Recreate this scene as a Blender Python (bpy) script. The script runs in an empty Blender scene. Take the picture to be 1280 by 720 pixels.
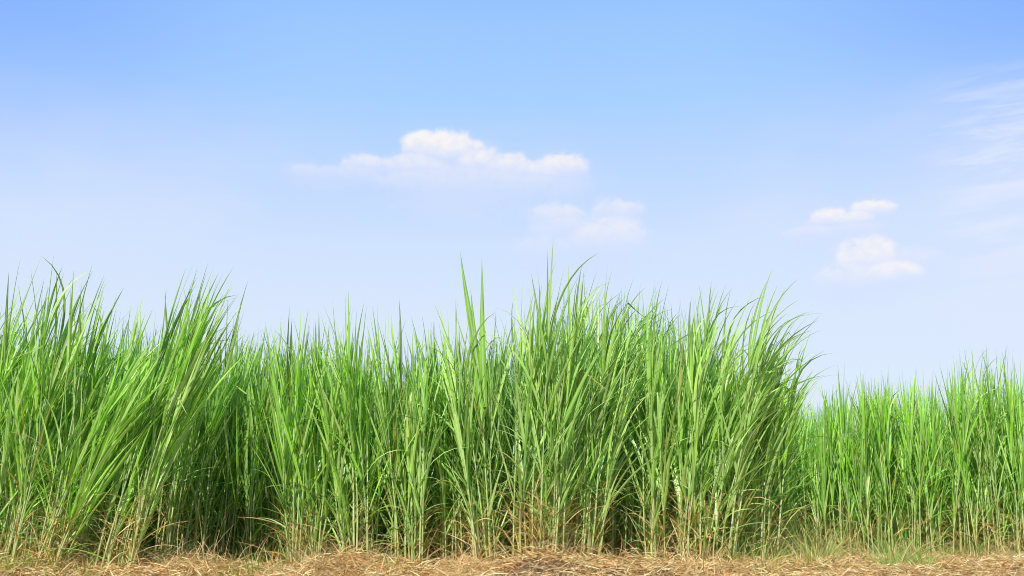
import bpy, math, random
import numpy as np

SC = bpy.context.scene
COL = SC.collection
RAD = math.radians
rng = np.random.RandomState(20)

# ------------------------------------------------------------------ helpers
def norm(v):
    return v / np.maximum(np.linalg.norm(v, axis=-1, keepdims=True), 1e-9)

class Geo:
    """collects strips and tubes, then links them as ONE mesh object"""
    def __init__(self):
        self.v, self.f, self.t, self.s, self.n = [], [], [], [], 0
    def add(self, v, f, tint, strip):
        self.v.append(v); self.f.append(f + self.n); self.t.append(tint); self.s.append(strip)
        self.n += len(v)
    def build(self, name, mat, parent=None, smooth=True):
        v = np.concatenate(self.v).astype(np.float32); f = np.concatenate(self.f).astype(np.int32)
        t = np.concatenate(self.t).astype(np.float32); s = np.concatenate(self.s).astype(np.float32)
        me = bpy.data.meshes.new(name)
        me.vertices.add(len(v)); me.vertices.foreach_set('co', v.ravel())
        me.loops.add(f.size); me.loops.foreach_set('vertex_index', f.ravel())
        me.polygons.add(len(f)); me.polygons.foreach_set('loop_start', np.arange(0, f.size, 4, dtype=np.int32))
        me.update(calc_edges=True)
        if smooth: me.polygons.foreach_set('use_smooth', np.ones(len(f), dtype=bool))
        a = me.attributes.new('tint', 'FLOAT_COLOR', 'POINT')
        a.data.foreach_set('color', np.concatenate([t, np.ones((len(t), 1), np.float32)], 1).ravel())
        a = me.attributes.new('strip', 'FLOAT_VECTOR', 'POINT'); a.data.foreach_set('vector', s.ravel())
        me.materials.append(mat)
        o = bpy.data.objects.new(name, me); COL.objects.link(o)
        if parent is not None: o.parent = parent
        return o

def tag(o, label=None, cat=None, group=None, kind=None):
    if label: o['label'] = label
    if cat: o['category'] = cat
    if group: o['group'] = group
    if kind: o['kind'] = kind
    return o

def empty(name, loc):
    o = bpy.data.objects.new(name, None); COL.objects.link(o)
    o.location = loc; o.empty_display_size = .1
    return o

def blades(g, p0, d0, out, length, width, curl, grav, roll, tint, K=7, across=3, push=None, fold=.22, tipcol=None, kink=None):
    """N tapering leaf blades, each a folded strip that leaves p0 along d0 and bends on its way"""
    N = len(p0)
    t = np.linspace(0, 1, K + 1)
    pos = np.zeros((N, K + 1, 3)); dirs = np.zeros((N, K + 1, 3))
    p = p0.copy()
    up = np.array([0, 0, 1.0])
    wr = np.random.RandomState(N * 7 + int(abs(p0[0, 0]) * 1e4) % 9973); wv = wr.normal(0, .035, N); wp = wr.rand(N) * 6.3
    for i in range(K + 1):
        e = t[i] ** 1.6
        bend = out * (curl * e)[:, None] - up * (grav * e)[:, None]
        if push is not None: bend = bend + push * (t[i] ** 2.0)
        if kink is not None:
            k = (t[i] > kink[0]).astype(float)
            bend = bend + k[:, None] * (out * .9 - up * 1.6) * kink[1][:, None]
        bend = bend + np.cross(d0, out) * (wv * np.sin(t[i] * 5.0 + wp))[:, None]
        d = norm(d0 + bend)
        pos[:, i] = p; dirs[:, i] = d
        p = p + d * (length / K)[:, None]
    side0 = norm(np.cross(d0, out))
    w = (1 - t ** 1.75) * (.55 + .45 * np.minimum(1, t / .22))
    rolls = roll[:, None] * (0.4 + 0.9 * t[None, :])
    side = norm(side0[:, None, :] - dirs * np.sum(side0[:, None, :] * dirs, -1, keepdims=True))
    nrm = np.cross(dirs, side)
    sd = side * np.cos(rolls)[..., None] + nrm * np.sin(rolls)[..., None]
    nn = np.cross(dirs, sd)
    ww = width[:, None] * w[None, :] * .5 + .0004
    us = np.array([-1, 0, 1.0]) if across == 3 else np.array([-1, 1.0])
    A = len(us)
    V = pos[:, :, None, :] + sd[:, :, None, :] * (ww[..., None] * us)[..., None]
    if across == 3:
        V[:, :, 1, :] -= nn * (ww * 2 * fold)[..., None]
    idx = np.arange(N * (K + 1) * A).reshape(N, K + 1, A)
    F = np.stack([idx[:, :-1, :-1], idx[:, :-1, 1:], idx[:, 1:, 1:], idx[:, 1:, :-1]], -1).reshape(-1, 4)
    C = np.broadcast_to(tint[:, None, None, :], (N, K + 1, A, 3)).copy()
    if tipcol is not None:
        m = (np.clip((t[None, :] - tipcol[1][:, None]) / .25, 0, 1))[..., None, None]
        C = C * (1 - m) + np.asarray(tipcol[0])[None, None, None, :] * m
    S = np.zeros((N, K + 1, A, 3)); S[..., 0] = us; S[..., 1] = t[None, :, None]
    S[..., 2] = np.random.RandomState(N).rand(N)[:, None, None]
    g.add(V.reshape(-1, 3), F, C.reshape(-1, 3), S.reshape(-1, 3))

def tube(g, pts, rad, tint, sides=6):
    K = len(pts)
    T = norm(np.gradient(pts, axis=0))
    a = norm(np.cross(T, np.array([0.0, 1.0, 0.13]))); b = np.cross(T, a)
    th = np.linspace(0, 2 * math.pi, sides, endpoint=False)
    ring = a[:, None, :] * np.cos(th)[None, :, None] + b[:, None, :] * np.sin(th)[None, :, None]
    V = pts[:, None, :] + ring * rad[:, None, None]
    idx = np.arange(K * sides).reshape(K, sides); r = np.roll(idx, -1, 1)
    F = np.stack([idx[:-1], r[:-1], r[1:], idx[1:]], -1).reshape(-1, 4)
    C = np.broadcast_to(tint[:, None, :], (K, sides, 3))
    S = np.zeros((K, sides, 3)); S[..., 1] = np.linspace(0, 1, K)[:, None]; S[..., 0] = .6
    g.add(V.reshape(-1, 3), F, C.reshape(-1, 3), S.reshape(-1, 3))

_m = np.random.RandomState(404)
MOUNDS = [(_m.uniform(-6.5, 3.2), _m.uniform(9.9, 11.0), _m.uniform(.03, .105), _m.uniform(.22, .55)) for _ in range(22)] + \
         [(_m.uniform(3.2, 9), _m.uniform(10.5, 14.2), _m.uniform(.05, .13), _m.uniform(.3, .7)) for _ in range(18)]
def lump(x, y):
    """height of the ground with its low heaps of cut straw"""
    z = .035 * np.sin(1.7 * x + .9 * y) * np.sin(2.3 * y - .6 * x + 1.0) + .03 * np.sin(4.1 * x + 1.3) * np.cos(3.7 * y + .8 * x)
    z = z + .018 * np.sin(9.3 * x + 2 * y) * np.sin(8.1 * y - 1.2 * x) + .04 * np.sin(.62 * x + .5)
    for mx, my, mh, mw in MOUNDS:
        z = z + mh * np.exp(-((x - mx) / mw) ** 2 - ((y - my) / (mw * .7)) ** 2)
    far = np.maximum(np.abs(x) - 14, 0) + np.maximum(np.abs(y - 12) - 12, 0)
    rise = .10 * np.maximum(0, np.sin(2.1 * x + .6 * np.sin(3.1 * x)) * np.cos(2.6 * (y - 10.2) + .9 * np.sin(1.7 * x))) + .05 * np.clip((y - 9.3) / 1.2, 0, 1)
    return (z * .75 + .0 + rise) * np.exp(-(far / 6) ** 2) - .185

# ------------------------------------------------------------------ materials
def nt(mat):
    mat.use_nodes = True
    n = mat.node_tree; n.nodes.clear()
    return n
def leaf_material(name, gloss=.42, trans=.34, midrib=.7, rough=.36, streak=.35, spec=.6):
    m = bpy.data.materials.new(name); n = nt(m); N = n.nodes; L = n.links
    out = N.new('ShaderNodeOutputMaterial')
    at = N.new('ShaderNodeAttribute'); at.attribute_name = 'tint'
    st = N.new('ShaderNodeAttribute'); st.attribute_name = 'strip'
    sx = N.new('ShaderNodeSeparateXYZ'); L.new(st.outputs['Vector'], sx.inputs[0])
    ab = N.new('ShaderNodeMath'); ab.operation = 'ABSOLUTE'; L.new(sx.outputs[0], ab.inputs[0])
    mr = N.new('ShaderNodeMapRange'); mr.inputs[1].default_value = .12; mr.inputs[2].default_value = .30
    mr.inputs[3].default_value = midrib; mr.inputs[4].default_value = 0; L.new(ab.outputs[0], mr.inputs[0])
    # fine veins and blotches along the blade
    cmb = N.new('ShaderNodeCombineXYZ')
    for k, s in ((0, 3.0), (1, 5.0), (2, 60.0)):
        mm = N.new('ShaderNodeMath'); mm.operation = 'MULTIPLY'; mm.inputs[1].default_value = s
        L.new(sx.outputs[k], mm.inputs[0]); L.new(mm.outputs[0], cmb.inputs[k])
    nz = N.new('ShaderNodeTexNoise'); nz.inputs['Scale'].default_value = 1.0; nz.inputs['Detail'].default_value = 3
    L.new(cmb.outputs[0], nz.inputs['Vector'])
    mv = N.new('ShaderNodeMapRange'); mv.inputs[1].default_value = .3; mv.inputs[2].default_value = .7
    mv.inputs[3].default_value = 1 - streak; mv.inputs[4].default_value = 1 + streak; L.new(nz.outputs[0], mv.inputs[0])
    mul = N.new('ShaderNodeVectorMath'); mul.operation = 'SCALE'; L.new(at.outputs['Color'], mul.inputs[0]); L.new(mv.outputs[0], mul.inputs['Scale'])
    mx = N.new('ShaderNodeMix'); mx.data_type = 'RGBA'; L.new(mr.outputs[0], mx.inputs['Factor'])
    L.new(mul.outputs[0], mx.inputs['A']); mx.inputs['B'].default_value = (.55, .66, .34, 1)
    bs = N.new('ShaderNodeBsdfPrincipled'); L.new(mx.outputs['Result'], bs.inputs['Base Color'])
    bs.inputs['Roughness'].default_value = rough; bs.inputs['Specular IOR Level'].default_value = spec
    tr = N.new('ShaderNodeBsdfTranslucent')
    tc = N.new('ShaderNodeMix'); tc.data_type = 'RGBA'; tc.blend_type = 'MULTIPLY'; tc.inputs['Factor'].default_value = 1
    L.new(mx.outputs['Result'], tc.inputs['A']); tc.inputs['B'].default_value = (1.25, 1.35, .55, 1)
    L.new(tc.outputs['Result'], tr.inputs['Color'])
    ms = N.new('ShaderNodeMixShader'); ms.inputs[0].default_value = trans
    L.new(bs.outputs[0], ms.inputs[1]); L.new(tr.outputs[0], ms.inputs[2]); L.new(ms.outputs[0], out.inputs['Surface'])
    return m

M_LEAF = leaf_material('grass_blade')
M_STEM = leaf_material('grass_stem', trans=.12, midrib=0, rough=.38, streak=.22)
M_DRY = leaf_material('dry_blade', trans=.2, midrib=.0, rough=.8, streak=.4, spec=.15)

def ground_material():
    m = bpy.data.materials.new('straw_covered_soil'); n = nt(m); N = n.nodes; L = n.links
    out = N.new('ShaderNodeOutputMaterial'); bs = N.new('ShaderNodeBsdfPrincipled'); bs.inputs['Roughness'].default_value = .95
    tc = N.new('ShaderNodeTexCoord')
    n1 = N.new('ShaderNodeTexNoise'); n1.inputs['Scale'].default_value = 22; n1.inputs['Detail'].default_value = 8; n1.inputs['Distortion'].default_value = 1.5
    n2 = N.new('ShaderNodeTexNoise'); n2.inputs['Scale'].default_value = .8; n2.inputs['Detail'].default_value = 4
    L.new(tc.outputs['Object'], n1.inputs['Vector']); L.new(tc.outputs['Object'], n2.inputs['Vector'])
    r = N.new('ShaderNodeValToRGB'); e = r.color_ramp.elements
    e[0].position = .3; e[0].color = (.05, .03, .015, 1); e[1].position = .72; e[1].color = (.42, .29, .15, 1)
    e.new(.5).color = (.2, .125, .06, 1)
    L.new(n1.outputs[0], r.inputs[0])
    mx = N.new('ShaderNodeMix'); mx.data_type = 'RGBA'; mx.blend_type = 'MULTIPLY'; mx.inputs['Factor'].default_value = .5
    r2 = N.new('ShaderNodeValToRGB'); r2.color_ramp.elements[0].color = (.5, .5, .4, 1); r2.color_ramp.elements[1].color = (1.1, 1.05, 1, 1)
    L.new(n2.outputs[0], r2.inputs[0]); L.new(r.outputs[0], mx.inputs['A']); L.new(r2.outputs[0], mx.inputs['B'])
    L.new(mx.outputs['Result'], bs.inputs['Base Color'])
    bp = N.new('ShaderNodeBump'); bp.inputs['Strength'].default_value = .8; bp.inputs['Distance'].default_value = .03
    L.new(n1.outputs[0], bp.inputs['Height']); L.new(bp.outputs[0], bs.inputs['Normal'])
    L.new(bs.outputs[0], out.inputs['Surface'])
    return m

# ------------------------------------------------------------------ ground: one sheet out to the horizon
def coords(a, b, step, far):
    mid = np.arange(a, b + 1e-6, step)
    g = [step * 2.0]
    while sum(g) < far: g.append(g[-1] * 1.7)
    c = np.cumsum(g)
    return np.concatenate([(a - c)[::-1], mid, b + c])
gx = coords(-12, 15, .12, 3000); gy = coords(4, 24, .12, 3000)
XX, YY = np.meshgrid(gx, gy)
gd = Geo()
idx = np.arange(XX.size).reshape(XX.shape)
gd.add(np.stack([XX, YY, lump(XX, YY)], -1).reshape(-1, 3),
       np.stack([idx[:-1, :-1], idx[:-1, 1:], idx[1:, 1:], idx[1:, :-1]], -1).reshape(-1, 4),
       np.ones((XX.size, 3)), np.zeros((XX.size, 3)))
tag(gd.build('ground', ground_material()), kind='structure')

# ------------------------------------------------------------------ one cane with its leaves
Z = np.array([0, 0, 1.0])
DRYCOL = np.array([[.68, .47, .21], [.60, .37, .15], [.76, .60, .34], [.62, .33, .10], [.74, .56, .18]])

def cane(gs, gl, gdry, r, base, H, lean, tint, wind=0.0, vigor=1.0, K=7, sides=6, nleaf=None, drybase=1.0, across=3, spread=1.0, wide=1.0):
    top_len = (.95 + .25 * r.rand()) * min(1, H / 3.0) * vigor
    Hs = max(.4, H - top_len * .93)
    n = 15
    t = np.linspace(0, 1, n)
    lean = np.asarray(lean, float)
    wob = r.normal(0, .012, 2)
    pts = np.zeros((n, 3))
    frac = Hs / H
    pts[:, :2] = base[:2] + lean[None, :] * frac * (.62 * t + .38 * t ** 2)[:, None] + wob[None, :] * np.sin(t * 7 + r.rand() * 6)[:, None]
    pts[:, 2] = base[2] - .05 + (Hs * .99) * t
    rad0 = (.0085 + .0045 * r.rand()) * vigor
    if gs is not None:
        young = np.array([.42, .54, .19]) * (0.8 + .4 * r.rand()); old = np.array([[.62, .60, .19], [.48, .60, .17], [.68, .53, .14]][r.randint(3)])
        m = np.clip((t - .05) / .33, 0, 1)[:, None]
        cs = old * (1 - m) + young * m
        pale = (np.sin(t * 37 + r.rand() * 9) > .55)[:, None]
        cs = np.where(pale, cs * .62 + np.array([.26, .28, .19]), cs)
        if sides == 4: cs = cs * np.array([.72, .85, .6])
        tube(gs, pts, rad0 * (1 - .55 * t) + .0006 * (np.arange(n) % 3 == 0), cs, sides)
    # green leaves
    nl = nleaf or (11 + r.randint(5))
    tl = np.concatenate([np.sort(.12 + .78 * r.beta(1.6, 1.1, nl - 4)), np.array([.93, .96, .985, .995])])
    nl = len(tl)
    tang = norm(np.gradient(pts, axis=0))
    fi = tl * (n - 1); i0 = np.minimum(fi.astype(int), n - 2); fr = (fi - i0)[:, None]
    P = pts[i0] * (1 - fr) + pts[i0 + 1] * fr
    T = norm(tang[i0] * (1 - fr) + tang[i0 + 1] * fr)
    ph0 = r.rand() * math.pi
    phi = ph0 + math.pi * (np.arange(nl) % 2) + r.normal(0, .45, nl)
    O = np.stack([np.cos(phi), np.sin(phi), np.zeros(nl)], -1)
    O = norm(O - T * np.sum(O * T, -1, keepdims=True))
    ang = np.radians((30 - 21 * tl) * spread + r.normal(0, 4, nl)); ang = np.maximum(ang, .04)
    ang[-1] = .03
    D = norm(T * np.cos(ang)[:, None] + O * np.sin(ang)[:, None])
    ln = (.62 + .55 * np.sin(np.clip(tl, 0, .8) / .8 * math.pi / 2)) * r.uniform(.8, 1.12, nl) * vigor
    ln[-4:] = top_len * np.array([.86, .93, .98, 1.0]) * r.uniform(.9, 1.02, 4)
    ln *= np.where(tl < .4, .8, 1)
    wd = (.020 + .022 * np.sin(np.clip(tl, 0, 1) * math.pi * .62)) * r.uniform(.8, 1.2, nl) * vigor * wide
    curl = np.abs(r.normal(0, .16, nl)) * (1.5 - .9 * tl) * spread
    grav = r.uniform(.02, .16, nl) * (1.7 - 1.3 * tl)
    floppy = r.rand(nl) < np.where(tl < .5, .28, .10)
    curl = curl + floppy * r.uniform(.35, .8, nl); grav = grav + floppy * r.uniform(.3, 1.1, nl)
    roll = r.normal(0, .7, nl)
    c = np.array(tint)[None, :] * np.clip(r.lognormal(-.05, .45, (nl, 1)), .32, 1.6) * (1 + r.normal(0, .06, (nl, 3)))
    pale = r.rand(nl) < .24
    c = np.where(pale[:, None], c * .5 + np.array([.35, .41, .17]), c)  # sheen on some leaves, put into their colour as a paler tint
    yel = (r.rand(nl) < np.where(tl < .35, .22, .015))
    c = np.where(yel[:, None], np.array([.42, .40, .07]) * r.uniform(.8, 1.2, (nl, 1)), c)
    tip = (np.array([.45, .33, .12]), np.where(r.rand(nl) < np.where(tl < .5, .25, .03), r.uniform(.7, .9, nl), 2.0))
    push = np.array([wind, -.1 * wind, -.30 * abs(wind)])[None, :] * r.gamma(2.2, .5, (nl, 1))
    kink = (r.uniform(.45, .75, nl), (r.rand(nl) < .03).astype(float))
    blades(gl, P, D, O, ln, wd, curl, grav, roll, np.clip(c, .01, .8), K=K, across=across, push=push, tipcol=tip, kink=kink)
    # thin leaves arching out of the lower half
    na = r.poisson(3.0) if across == 3 else 0
    if na:
        ta = r.uniform(.08, .55, na); fi = ta * (n - 1); i0 = np.minimum(fi.astype(int), n - 2); fr = (fi - i0)[:, None]
        P = pts[i0] * (1 - fr) + pts[i0 + 1] * fr
        phi = r.rand(na) * 2 * math.pi; O = np.stack([np.cos(phi), np.sin(phi), np.zeros(na)], -1)
        an = np.radians(r.uniform(22, 62, na)); D = norm(Z * np.cos(an)[:, None] + O * np.sin(an)[:, None])
        c = np.array(tint) * r.uniform(.7, 1.3, (na, 1)); c = np.where(r.rand(na, 1) < .22, np.array([.48, .40, .09]), c)
        blades(gl, P, D, O, r.uniform(.35, .85, na), r.uniform(.008, .017, na), r.uniform(.1, .9, na), r.uniform(.3, 1.6, na), r.normal(0, .8, na), c, K=K, across=across,
               tipcol=(np.array([.5, .34, .12]), r.uniform(.4, 1.3, na)))
    # dead leaves hanging at the foot
    if gdry is not None and drybase > 0:
        nd = r.poisson(6.0 * drybase)
        if nd:
            td = r.uniform(.02, .46, nd) ** 1.25
            fi = td * (n - 1); i0 = np.minimum(fi.astype(int), n - 2); fr = (fi - i0)[:, None]
            P = pts[i0] * (1 - fr) + pts[i0 + 1] * fr
            phi = r.rand(nd) * 2 * math.pi
            O = np.stack([np.cos(phi), np.sin(phi), np.zeros(nd)], -1)
            an = np.radians(r.uniform(12, 70, nd)); D = norm(Z * np.cos(an)[:, None] + O * np.sin(an)[:, None])
            c = DRYCOL[r.randint(len(DRYCOL), size=nd)] * r.uniform(.6, 1.15, (nd, 1))
            blades(gdry, P, D, O, r.uniform(.12, .65, nd), r.uniform(.006, .016, nd), r.uniform(-.2, 1.3, nd), r.gamma(2.0, .55, nd), r.normal(0, 1.3, nd), c, K=6, across=3, fold=.3)

# ------------------------------------------------------------------ the clumps along the edge of the field
GREEN = (.29, .575, .060); GREY = (.34, .605, .108); DEEP = (.26, .54, .052); LIME = (.27, .58, .044)
#  x, y, height, lean, canes, radius, tint, wind, dry, spread, label
CLUMPS = [
 (-5.91, 10.9, 3.18, .35, 14, .28, GREEN, .05, .8, 1.0, 'grass clump mostly outside the picture at left, only its leaning leaves showing'),
 (-5.40, 10.8, 3.36, .30, 17, .25, GREEN, .06, .9, 1.0, 'tall grass clump standing right on the left edge of the picture, half cut off'),
 (-4.99, 10.7, 3.26, .36, 13, .20, GREEN, .08, 1.0, 1.0, 'green grass clump leaning right behind the lowest slanting stems at left'),
 (-4.75, 10.5, 2.60, .88, 9, .13, LIME, .08, 1.2, .8, 'short sparse grass clump slanting strongly right over the dark gap at left'),
 (-4.10, 10.6, 3.30, .66, 18, .19, GREEN, .08, 1.3, .6, 'bright grass clump on long bare stems sweeping right, just right of the dark gap'),
 (-5.03, 11.9, 3.27, .19, 14, .28, DEEP, .03, .5, 1.0, 'dark green grass clump standing behind the slanting stems at left'),
 (-4.01, 11.9, 3.29, .08, 14, .26, DEEP, .03, .7, 1.0, 'shaded upright grass clump behind the right-sweeping bright clump'),
 (-3.64, 12.4, 2.98, .10, 15, .26, GREEN, .02, .7, .9, 'upright grass clump set back in the shallow bay, left one of two'),
 (-3.07, 12.3, 2.96, .08, 15, .28, GREEN, .02, .8, .9, 'upright grass clump set back in the shallow bay, right one of two'),
 (-2.24, 11.2, 2.86, -.05, 17, .20, LIME, .02, 1.5, .9, 'straight grass clump with golden orange stem feet and narrow upright leaves'),
 (-1.62, 11.1, 2.97, -.22, 14, .20, GREEN, -.02, 1.0, .9, 'grass clump tilting left with a tall pair of broad leaf tips'),
 (-1.08, 11.2, 2.88, -.07, 16, .18, GREY, .02, 1.1, .8, 'tight straight grass clump on close pale stems, next to the left-tilting clump'),
 (-.67, 11.6, 2.83, -.11, 13, .20, GREEN, .0, .8, .9, 'low grass clump in the dip left of the tall broad spear leaf'),
 (-.28, 11.1, 2.95, -.30, 10, .16, GREY, .0, 1.6, 1.0, 'thin grass clump topped by one tall broad spear-like leaf'),
 (.27, 10.7, 3.30, .15, 23, .24, GREY, .12, 2.2, 1.0, 'largest pale grass clump fanning out over reddish dry feet, standing foremost at centre'),
 (.72, 11.0, 3.28, .40, 18, .24, GREY, .45, 1.6, 1.0, 'grass clump with tips bent over to the right, beside the largest pale clump'),
 (1.30, 11.8, 3.33, .14, 15, .28, GREY, .18, 1.1, 1.0, 'tall grass clump set back behind a dark hollow with one hanging broken blade'),
 (1.69, 11.2, 3.14, .20, 17, .24, GREY, .16, 1.5, 1.1, 'grass clump of many thin straight stems between the dark hollow and the windswept clump'),
 (2.09, 11.0, 3.26, .48, 21, .24, GREY, .52, 1.4, 1.1, 'windswept grass clump arching right with drooping tips against the sky'),
 (2.72, 11.6, 2.89, .22, 13, .24, GREEN, .5, .9, 1.1, 'grass clump ending the front row, thin tips drooping over the lower field at right'),
 (3.02, 12.5, 2.62, .15, 12, .26, GREEN, .12, .9, 1.0, 'lower grass clump tucked behind the end of the front row'),
 (4.73, 15.6, 2.58, .08, 13, .34, LIME, .03, 1.6, .9, 'short grass clump with brown dead blades in the lowest dip of the skyline'),
 (5.41, 15.4, 2.90, .10, 17, .32, LIME, .03, .9, .9, 'bright lime grass clump in the far right field, first one rising beyond the dip'),
 (6.09, 15.6, 2.90, .03, 16, .34, LIME, .03, .7, .9, 'straight lime grass clump in the far right field, second beyond the dip'),
 (6.68, 15.5, 3.03, .25, 16, .34, LIME, .05, .8, .9, 'right-leaning lime grass clump in the far right field, third beyond the dip'),
 (7.19, 15.3, 3.22, .12, 18, .34, LIME, .05, .8, .9, 'tallest grass clump of the far right field with pale broad leaves'),
 (7.95, 15.5, 3.18, .06, 15, .34, LIME, .05, .7, .9, 'lime grass clump in the far field mostly hidden beyond the right edge of the picture'),
]
GROUP = 'tall grass clumps along the field edge'
for ci, (cx, cy, H, lean, nc, rr, tint, wind, dry, spread, label) in enumerate(CLUMPS):
    r = np.random.RandomState(100 + ci)
    cz = float(lump(np.array(cx), np.array(cy)))
    root = empty('grass_clump', (cx, cy, cz))
    tag(root, label, 'grass clump', GROUP)
    gdry = Geo()
    for k in range(nc):
        a = r.rand() * 2 * math.pi; q = rr * math.sqrt(r.rand())
        base = np.array([q * math.cos(a) * 1.15, q * math.sin(a), 0.0])
        base[2] = float(lump(np.array(cx + base[0]), np.array(cy + base[1]))) - cz
        h = (H * 1.04 + .06) * (1.0 if k == 0 else 1 - .32 * r.rand() ** 1.3)
        ln = (lean * r.uniform(.75, 1.2) + base[0] * .55 * spread + r.normal(0, .11 if abs(lean) < .6 else .05), base[1] * .5 + r.normal(0, .11))
        gs, gl = Geo(), Geo()
        cane(gs, gl, gdry, r, base, h, ln, tint, wind, K=8, drybase=dry, spread=spread * (.75 if cy > 14 else .95), wide=.76 if cy > 14 else .9)
        st = gs.build('stalk', M_STEM, root)
        gl.build('foliage', M_LEAF, st)
    if gdry.n: gdry.build('dry_leaves', M_DRY, root)
    if 'broken blade' in label:
        gb = Geo()
        blades(gb, np.array([[-.36, -.45, 1.12]]), norm(np.array([[.25, -.15, .62]])), np.array([[.4, -.9, 0]]), np.array([1.15]), np.array([.05]), np.array([.1]), np.array([3.6]), np.array([.5]), np.array([[.42, .56, .22]]), K=14)
        tag(gb.build('broken_leaf', M_LEAF, root), 'pale broad leaf folded over and hanging down')
    if 'thin tips drooping' in label:
        gb = Geo()
        blades(gb, np.array([[.40, 0, 1.75]]), norm(np.array([[.45, 0, .8]])), np.array([[1.0, 0, 0]]), np.array([1.0]), np.array([.014]), np.array([1.5]), np.array([1.0]), np.array([.3]), np.array([[.2, .4, .05]]), K=14)
        tag(gb.build('loose_leaf', M_LEAF, root), 'single thin leaf arching out sideways against the sky')
    if 'spear-like' in label:
        gs, gl = Geo(), Geo()
        cane(gs, gl, gdry, r, np.array([.05, -.1, 0]), 2.45, (-.13, 0), tint, 0, K=8, drybase=0, nleaf=7)
        st = gs.build('stalk', M_STEM, root)
        gl.build('foliage', M_LEAF, st)
        gp = Geo()
        one = lambda *a: np.array([a], float)
        blades(gp, np.array([[-.04, -.1, 1.75], [-.02, -.12, 1.8], [-.05, -.1, 1.6]]), norm(np.array([[-.14, .0, 1], [-.03, 0, 1], [-.09, 0, 1.0]])),
               np.array([[-.0, -1, 0], [.1, -1, 0], [-.2, -1, 0.]]), np.array([1.86, 1.7, 1.55]), np.array([.105, .085, .08]),
               np.array([.0, .02, .03]), np.array([.0, .0, .02]), np.array([.2, -.25, .1]),
               np.array([[.24, .50, .045], [.27, .53, .05], [.22, .46, .04]]), K=10)
        tag(gp.build('spear_leaf', M_LEAF, root), 'broad flat upright leaf rising above its neighbours')

# ------------------------------------------------------------------ the mass of the field behind, and the fill between clumps
def front_edge(x):
    """y of the edge of the uncounted mass"""
    e = np.where(x < -2.7, 12.5, np.where(x < 2.7, 12.1, 12.4 + (x - 2.7) * 2.0))
    return np.where(x > 4.6, 16.0, e) + .25 * np.sin(3 * x) + .15 * np.sin(7 * x + 1)

def mass(name, x0, x1, ytop, hfun, dens, tint, label, seed, wind, y1):
    r = np.random.RandomState(seed)
    gs, gl, gdry = Geo(), Geo(), Geo()
    n = 0
    area = (x1 - x0) * (y1 - 11.8)
    for k in range(int(area * dens)):
        x = r.uniform(x0, x1); y = r.uniform(11.8, y1)
        e = float(front_edge(np.array(x)))
        if y < e: continue
        depth = y - e
        if depth > 2.2 and r.rand() > .62: continue
        h = hfun(x, y) * r.uniform(.82, 1.0)
        z = float(lump(np.array(x), np.array(y)))
        tt = np.array(tint) * r.uniform(.8, 1.2)
        cane(gs, gl, gdry if depth < 1.2 else None, r, np.array([x, y, z]), h, (r.normal(.06 + wind * .6, .12), r.normal(0, .1)), tt, wind,
             K=5 if depth < 1.5 else 4, sides=4, nleaf=12 if depth < 1.5 else 10, drybase=.5, wide=.72, spread=.8, across=3 if depth < 1.5 else 2)
        n += 1
    # undergrowth between the canes: low green shoots and dead leaves that close the view through the feet
    m = int((x1 - x0) * (y1 - 11.8) * 190)
    x = r.uniform(x0, x1, m); y = r.uniform(11.8, y1, m)
    fe = int((x1 - x0) * 260)             # a denser tangle right behind the clumps
    xe = r.uniform(x0, x1, fe); ye = front_edge(xe) + np.abs(r.normal(0, .35, fe)) - .1
    x, y = np.concatenate([x, xe]), np.concatenate([y, ye])
    k = y > front_edge(x) - .1
    x, y = x[k], y[k]; m = len(x)
    for q, geo, part in ((r.rand(m) < .84, gl, 0), (None, gdry, 1)):
        if part == 0: kk = q
        else: kk = ~kk
        n1 = int(kk.sum())
        P = np.stack([x[kk], y[kk], lump(x[kk], y[kk]) + r.uniform(0, 1.1, n1) * (1 if part == 0 else .6)], -1)
        phi = r.rand(n1) * 2 * math.pi; O = np.stack([np.cos(phi), np.sin(phi), np.zeros(n1)], -1)
        an = np.radians(r.uniform(4, 45 if part == 0 else 75, n1)); D = norm(Z * np.cos(an)[:, None] + O * np.sin(an)[:, None])
        c = (np.array(tint) * r.uniform(.6, 1.2, (n1, 1))) if part == 0 else DRYCOL[r.randint(len(DRYCOL), size=n1)] * r.uniform(.5, 1.0, (n1, 1))
        blades(geo, P, D, O, r.uniform(.35, .95, n1) * (1 if part == 0 else .6), r.uniform(.012, .026, n1), np.abs(r.normal(0, .4, n1)), r.uniform(.1, 1.0, n1) * (1 + part), r.normal(0, .9, n1), c, K=4, across=2)
    # one object: canes, leaves and dead leaves as one uncounted mass
    g = Geo(); mats = [M_STEM, M_LEAF, M_DRY]
    parts = [x for x in (gs, gl, gdry) if x.n]
    counts = []
    for q in parts:
        g.add(np.concatenate(q.v), np.concatenate(q.f), np.concatenate(q.t), np.concatenate(q.s)); counts.append(sum(len(f) for f in q.f))
    o = g.build(name, mats[0])
    o.data.materials.append(M_LEAF); o.data.materials.append(M_DRY)
    o.data.polygons.foreach_set('material_index', np.repeat(np.arange(len(parts)), counts).astype(np.int32))
    tag(o, label, 'tall grass', kind='stuff')
    return n

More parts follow.
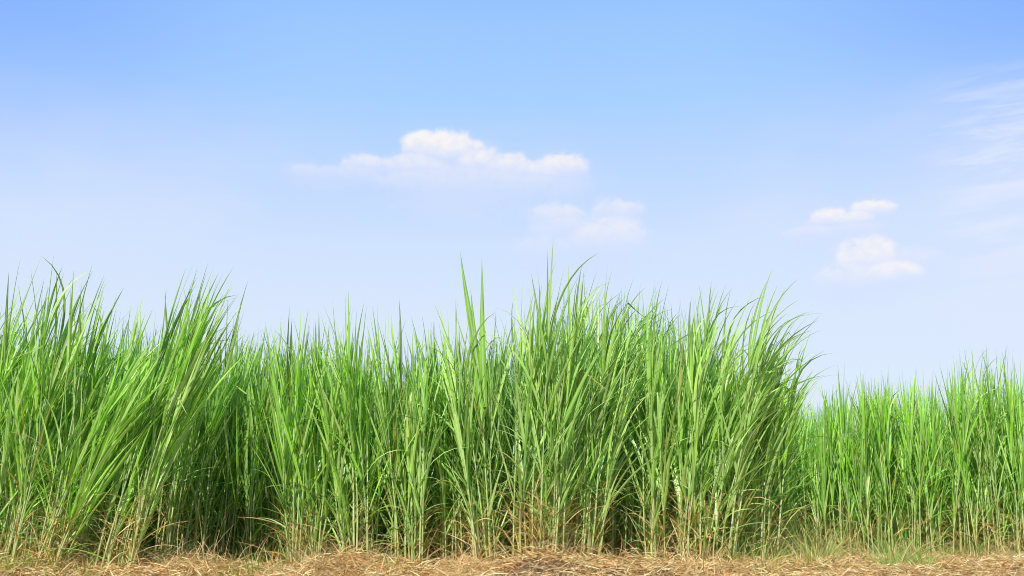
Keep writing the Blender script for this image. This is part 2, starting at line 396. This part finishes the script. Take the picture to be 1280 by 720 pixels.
c1 = mass('grass_field', -9.5, 3.3, 0, lambda x, y: 3.32 - .25 * max(0, min(1, (x - 2.3) / .8)) + .12 * math.sin(1.3 * x) + (.16 if .2 < x < 2.4 else 0) - (.24 if -3.5 < x < -.5 else 0), 34, (.155, .40, .048),  # tint darker than the front clumps: shade of the deep rows in the colour
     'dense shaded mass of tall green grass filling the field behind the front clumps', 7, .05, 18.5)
c2 = mass('grass_field', 3.3, 13.5, 0, lambda x, y: 2.74 + .30 * min(1, max(0, (x - 4.5) / 1.5)) + .14 * min(1, max(0, (x - 6.3) / .8)) + .08 * math.sin(2.1 * x), 26, (.215, .51, .040),  # tint darkened here too, shade between the rows painted into the leaves
     'dense lime green mass of tall grass filling the lower right field behind its clumps', 8, .03, 23.0)
print('mass canes', c1, c2)

# ------------------------------------------------------------------ low grass and weeds at the foot of the clumps
def tuft(x, y, n, hgt, tint, r):
    g = Geo()
    phi = r.rand(n) * 2 * math.pi
    O = np.stack([np.cos(phi), np.sin(phi), np.zeros(n)], -1)
    an = np.radians(r.uniform(5, 50, n)); D = norm(Z * np.cos(an)[:, None] + O * np.sin(an)[:, None])
    P = O * r.uniform(0, .07, (n, 1)); P[:, 2] = -.02
    c = np.array(tint) * r.uniform(.7, 1.3, (n, 1))
    yel = r.rand(n) < .2
    c = np.where(yel[:, None], np.array([.45, .36, .12]), c)
    blades(g, P, D, O, r.uniform(.5, 1.1, n) * hgt, r.uniform(.006, .013, n), r.uniform(.1, .8, n), r.uniform(.1, 1.2, n), r.normal(0, .8, n), c, K=6)
    o = g.build('grass_tuft', M_LEAF)
    o.location = (x, y, float(lump(np.array(x), np.array(y))))
    return o
r = np.random.RandomState(55)
TUFTS = []
for k in range(64):
    x = r.uniform(-5.6, 8.2)
    if x < 3.0: y = r.uniform(10.2, 11.6)
    else: y = min(11.0 + (x - 2.6) * 2.0, 15.2) + r.uniform(-.5, .3)
    TUFTS.append((x, y, r.randint(14, 30), r.uniform(.22, .6)))
for k in range(44):
    TUFTS.append((r.uniform(2.1, 4.6), r.uniform(10.7, 13.6), r.randint(24, 42), r.uniform(.35, .95)))
for x, y, n, h in TUFTS:
    o = tuft(x, y, n, h, (.26, .48, .05) if r.rand() < .6 else (.40, .46, .09), r)
    tag(o, 'short thin-bladed grass tuft growing out of straw at the foot of the tall grass', 'grass tuft', 'short grass tufts at the foot of the field')

# a cut green blade lying on the straw at the front
g = Geo()
fx, fy = -.27, 9.05
blades(g, np.array([[0, 0, .05]]), norm(np.array([[1.0, .1, .05]])), np.array([[0, 0, -1.0]]), np.array([.36]), np.array([.035]), np.array([.15]), np.array([.1]), np.array([.5]), np.array([[.13, .3, .04]]), K=8)
o = g.build('fallen_leaf', M_LEAF); o.location = (fx, fy, float(lump(np.array(fx), np.array(fy))) + .03)
tag(o, 'single cut green leaf lying flat on the straw in front', 'leaf')

# ------------------------------------------------------------------ cut straw on the ground
def straw(n, xf, yf, seed, lift):
    r = np.random.RandomState(seed)
    x = xf(r, n); y = yf(r, n, x)
    z = lump(x, y) + r.rand(n) ** 2 * lift
    phi = r.rand(n) * 2 * math.pi; el = np.abs(r.normal(0, .42, n))
    D = np.stack([np.cos(phi) * np.cos(el), np.sin(phi) * np.cos(el), np.sin(el)], -1)
    O = np.stack([-np.sin(phi), np.cos(phi), np.zeros(n)], -1) * np.sign(r.normal(size=(n, 1)))
    pal = np.array([[.80, .59, .34], [.70, .47, .23], [.86, .70, .46], [.55, .31, .13], [.74, .48, .23], [.42, .24, .11], [.82, .62, .33]])
    c = np.minimum(pal[r.randint(len(pal), size=n)] * r.uniform(.6, 1.5, (n, 1)) * np.array([1, .95, .86]), .9)
    gr = r.rand(n) < .012
    c = np.where(gr[:, None], np.array([.3, .36, .1]), c)
    blades(GST, np.stack([x, y, z], -1), D, O, r.gamma(3.0, .032, n) + .03, r.uniform(.003, .011, n), r.normal(0, 1.3, n), r.uniform(.0, 1.1, n), r.normal(0, 1.2, n), c, K=4, across=2)
GST = Geo()
straw(98000, lambda r, n: r.uniform(-7.5, 8.5, n), lambda r, n, x: r.uniform(7.6, 12.3, n) , 1, .10)
straw(52000, lambda r, n: r.uniform(2.2, 12, n), lambda r, n, x: 11.5 + r.rand(n) * np.minimum(4.8, np.maximum(.3, (x - 2.2) * 2.2)), 2, .10)
# rough heaps against the feet of the grass
straw(38000, lambda r, n: r.uniform(-7.5, 3.5, n), lambda r, n, x: 10.8 + .25 * np.sin(2.1 * x) + r.normal(0, .30, n), 3, .19)
r = np.random.RandomState(78)
n = 5200                                  # dry litter standing up around the feet of the grass
x = r.uniform(-6.5, 9, n); y = np.where(x < 3, r.normal(10.95, .4, n), np.minimum(10.8 + (x - 2.7) * 2, 15.3) + r.normal(0, .45, n))
x = x + .35 * np.sin(x * 5 + 2 * np.sin(x * 1.7))
phi = r.rand(n) * 2 * math.pi; el = np.radians(r.uniform(15, 85, n))
D = np.stack([np.cos(phi) * np.cos(el), np.sin(phi) * np.cos(el), np.sin(el)], -1); O = np.stack([np.cos(phi), np.sin(phi), np.zeros(n)], -1)
blades(GST, np.stack([x, y, lump(x, y) + r.uniform(-.02, .1, n)], -1), D, O, r.gamma(3, .075, n) + .08, r.uniform(.004, .012, n), r.normal(.4, .5, n), r.gamma(2, .5, n), r.normal(0, 1.2, n),
       np.array([.80, .58, .30]) * r.uniform(.5, 1.1, (n, 1)) * (1 + r.normal(0, .06, (n, 3))), K=5, across=2)
r = np.random.RandomState(77)
n = 550                                   # longer trash leaves lying on top
x = r.uniform(-7, 9, n); y = r.uniform(8.2, 11.0, n) + np.maximum(0, x - 3) * .7
phi = r.rand(n) * 2 * math.pi; el = r.normal(.12, .22, n)
D = np.stack([np.cos(phi) * np.cos(el), np.sin(phi) * np.cos(el), np.sin(el)], -1); O = np.stack([-np.sin(phi), np.cos(phi), np.zeros(n)], -1)
blades(GST, np.stack([x, y, lump(x, y) + r.uniform(.03, .12, n)], -1), D, O, r.uniform(.15, .45, n), r.uniform(.006, .014, n), r.normal(0, .6, n), r.uniform(.1, .9, n), r.normal(0, 1.2, n),
       np.array([.84, .66, .40]) * r.uniform(.55, 1.1, (n, 1)), K=4, across=2)
o = GST.build('straw', M_DRY)
tag(o, 'loose dry cut straw covering the ground in front of the grass', 'straw', kind='stuff')

# ------------------------------------------------------------------ sky, sun, camera
SUN_EL, SUN_AZ = RAD(38), RAD(201)        # azimuth clockwise from +Y: high, behind the camera and to its left
w = bpy.data.worlds.new('World'); SC.world = w; w.use_nodes = True
nw = w.node_tree; nw.nodes.clear(); N = nw.nodes; L = nw.links
def math_(op, a, b=None, c=None, clamp=False):
    m = N.new('ShaderNodeMath'); m.operation = op; m.use_clamp = clamp
    for i, v in enumerate((a, b, c)):
        if v is None: continue
        if isinstance(v, (int, float)): m.inputs[i].default_value = v
        else: L.new(v, m.inputs[i])
    return m.outputs[0]
def smooth(v, a, b):
    m = N.new('ShaderNodeMapRange'); m.interpolation_type = 'SMOOTHSTEP'
    m.inputs[1].default_value = a; m.inputs[2].default_value = b; L.new(v, m.inputs[0]); return m.outputs[0]
def mixc(f, a, b):
    m = N.new('ShaderNodeMix'); m.data_type = 'RGBA'
    if isinstance(f, (int, float)): m.inputs['Factor'].default_value = f
    else: L.new(f, m.inputs['Factor'])
    for k, v in (('A', a), ('B', b)):
        if isinstance(v, tuple): m.inputs[k].default_value = (*v, 1)
        else: L.new(v, m.inputs[k])
    return m.outputs['Result']
tc = N.new('ShaderNodeTexCoord'); sp = N.new('ShaderNodeSeparateXYZ'); L.new(tc.outputs['Generated'], sp.inputs[0])
DEG = 180 / math.pi
AZ = math_('MULTIPLY', math_('ARCTAN2', sp.outputs[0], sp.outputs[1]), DEG)
EL = math_('MULTIPLY', math_('ARCSINE', sp.outputs[2]), DEG)
ae = N.new('ShaderNodeCombineXYZ'); L.new(AZ, ae.inputs[0]); L.new(EL, ae.inputs[1])
def noise(scale, detail, sx=1, sy=1, rough=.55, off=0, dist=0):
    mp = N.new('ShaderNodeMapping'); mp.inputs['Scale'].default_value = (sx, sy, 1); mp.inputs['Location'].default_value = (off, off * .7, off)
    L.new(ae.outputs[0], mp.inputs['Vector'])
    n = N.new('ShaderNodeTexNoise'); n.inputs['Scale'].default_value = scale; n.inputs['Detail'].default_value = detail
    n.inputs['Roughness'].default_value = rough; n.inputs['Distortion'].default_value = dist
    L.new(mp.outputs[0], n.inputs['Vector']); return n.outputs[0]
sky = N.new('ShaderNodeTexSky'); sky.sky_type = 'NISHITA'; sky.sun_disc = False
sky.sun_elevation = SUN_EL; sky.sun_rotation = SUN_AZ; sky.air_density = 1.0; sky.dust_density = .6; sky.ozone_density = 1.6
b_sky = N.new('ShaderNodeBackground'); b_sky.inputs['Strength'].default_value = .13; L.new(sky.outputs[0], b_sky.inputs['Color'])
# thin summer haze, paler towards the horizon
ramp = N.new('ShaderNodeValToRGB'); L.new(math_('DIVIDE', EL, 60), ramp.inputs[0])
e = ramp.color_ramp.elements
HZ = [(0, (.77, .85, .98)), (.19, (.725, .825, 1.0)), (.26, (.655, .79, 1.03)), (.34, (.52, .71, 1.06)), (.395, (.41, .665, 1.08)), (.48, (.335, .59, 1.08)), (.62, (.2, .40, .85)), (1, (.10, .22, .55))]
e[0].position, e[0].color = HZ[0][0], (*HZ[0][1], 1); e[1].position, e[1].color = HZ[-1][0], (*HZ[-1][1], 1)
for p, c in HZ[1:-1]: e.new(p).color = (*c, 1)
haze = mixc(math_('MULTIPLY', math_('MULTIPLY', smooth(math_('ABSOLUTE', AZ), 10, 34), smooth(EL, 15, 28)), .75), ramp.outputs[0], (.19, .40, 1.02))
# unseen sky behind the camera, darkened to weaken the fill light and raise contrast
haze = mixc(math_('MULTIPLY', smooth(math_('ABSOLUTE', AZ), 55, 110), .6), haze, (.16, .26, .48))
# soft uneven whiteness in the haze
veil = math_('MULTIPLY', smooth(noise(.06, 4, 1, 2.2, off=3.1), .42, .75), smooth(EL, 27, 17))
haze = mixc(math_('MULTIPLY', veil, .30), haze, (.80, .85, .98))
# wispy cirrus towards the right
cir = math_('MULTIPLY', smooth(noise(.42, 7, .42, 2.6, .6, 7.7, .35), .40, .64), math_('MULTIPLY', smooth(AZ, 22.5, 27.0), math_('MULTIPLY', smooth(EL, 24.0, 20.0), smooth(EL, 10.0, 15.0))))
haze = mixc(math_('MULTIPLY', math_('MULTIPLY', smooth(AZ, 18, 29), smooth(EL, 24.5, 17)), .4), haze, (.74, .81, 1.0))
haze = mixc(math_('MULTIPLY', cir, .75), haze, (.80, .85, 1.02))
n_big = noise(.55, 6, 1, 1.25, .58, 1.3, .15); n_fine = noise(1.3, 3.5, 1, 1.2, .52, 5.3, .2)
#  cloud puffs: azimuth, elevation, half width, half height (degrees), strength
CLOUDS = [
 ((-10.6, 19.3, 3.4, .75, .35), (-8.9, 19.75, 2.2, .95, .6), (-6.2, 19.7, 2.6, 1.2, .6), (-4.9, 20.75, 2.3, 1.6, 1.0), (-3.4, 20.6, 2.1, 1.6, .95), (-1.6, 20.0, 2.0, 1.4, .8), (-.1, 19.8, 1.9, 1.25, .75), (1.5, 19.55, 1.7, 1.0, .7), (3.2, 19.75, 1.9, 1.3, .85), (-2.6, 18.9, 6.5, 1.4, .4)),
 ((2.7, 17.0, 2.2, 1.2, .52), (6.4, 17.2, 1.9, 1.3, .55), (5.9, 15.6, 2.7, 1.7, .58), (1.6, 15.2, 2.2, 1.1, .32), (4.4, 16.2, 3.8, 1.4, .36)),
 ((18.3, 16.1, 1.6, .95, .9), (19.6, 16.0, 1.3, .7, .8), (20.8, 16.4, 1.7, .85, .9), (17.0, 15.5, 1.7, .6, .45), (19.4, 15.4, 2.4, .6, .3)),
 ((20.2, 13.6, 2.1, 1.8, .85), (21.5, 12.8, 1.8, 1.0, .8), (19.0, 12.7, 2.2, 1.3, .55), (22.6, 13.3, 1.8, 1.2, .4)),
]
SUNLIT, BELLY = (1.0, .96, .94), (.70, .78, 1.02)
cur = haze
for puffs in CLOUDS:
    field = None; relel = None
    for a0, e0, ra, re, st in puffs:
        dx = math_('DIVIDE', math_('SUBTRACT', AZ, a0), ra); dy0 = math_('DIVIDE', math_('SUBTRACT', EL, e0), re)
        # flatter, softer base than crown
        dy = math_('MULTIPLY', dy0, math_('ADD', 1, math_('MULTIPLY', math_('LESS_THAN', dy0, 0), -.3)))
        d = math_('SUBTRACT', 1, math_('SQRT', math_('ADD', math_('MULTIPLY', dx, dx), math_('MULTIPLY', dy, dy))))
        up = math_('MULTIPLY', math_('MULTIPLY', smooth(dy0, -.5, .6), st), smooth(d, -.2, .3))
        dd = math_('MULTIPLY', d, .55 + .45 * st)
        if field is None: field, relel = dd, up
        else:
            sm = N.new('ShaderNodeMath'); sm.operation = 'SMOOTH_MAX'; L.new(field, sm.inputs[0]); L.new(dd, sm.inputs[1]); sm.inputs[2].default_value = .12
            field = sm.outputs[0]; relel = math_('MAXIMUM', relel, up)
    f = math_('ADD', field, math_('ADD', math_('MULTIPLY', math_('SUBTRACT', n_big, .5), .9), math_('MULTIPLY', math_('SUBTRACT', n_fine, .5), .55)))
    body = smooth(f, -.12, .5); crisp = smooth(f, .05, .30)
    alpha = math_('ADD', math_('MULTIPLY', body, .5), math_('MULTIPLY', math_('MULTIPLY', crisp, relel), .62), clamp=True)
    lit = math_('MULTIPLY', relel, math_('ADD', .68, math_('MULTIPLY', smooth(n_fine, .3, .7), .45)), clamp=True)
    cur = mixc(alpha, cur, mixc(lit, BELLY, SUNLIT))
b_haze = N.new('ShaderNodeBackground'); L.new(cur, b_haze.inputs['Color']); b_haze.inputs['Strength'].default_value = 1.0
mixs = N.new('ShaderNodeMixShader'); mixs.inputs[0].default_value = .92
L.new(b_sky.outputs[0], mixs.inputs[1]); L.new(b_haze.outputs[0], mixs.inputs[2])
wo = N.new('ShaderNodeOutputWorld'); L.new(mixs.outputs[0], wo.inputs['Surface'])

sl = bpy.data.lights.new('sun', 'SUN'); sl.energy = 5.0; sl.angle = RAD(.53); sl.color = (1, .96, .87)
so = bpy.data.objects.new('sun', sl); COL.objects.link(so)
so.rotation_euler = (RAD(90) - SUN_EL, 0, math.pi - SUN_AZ)
so.location = (-8, -8, 15)

cd = bpy.data.cameras.new('camera'); co = bpy.data.objects.new('camera', cd); COL.objects.link(co)
cd.sensor_width = 36; cd.lens = 35; cd.clip_end = 6000; cd.clip_start = .05
co.location = (0, 0, .5); co.rotation_euler = (RAD(90 + 13.1), 0, 0)
SC.camera = co
SC.view_settings.view_transform = 'Standard'; SC.view_settings.look = 'None'; SC.view_settings.exposure = 0; SC.view_settings.gamma = 1
SC.cycles.pixel_filter_type = 'BLACKMAN_HARRIS'; SC.cycles.filter_width = 1.0
SC.cycles.max_bounces = 8; SC.cycles.transmission_bounces = 6
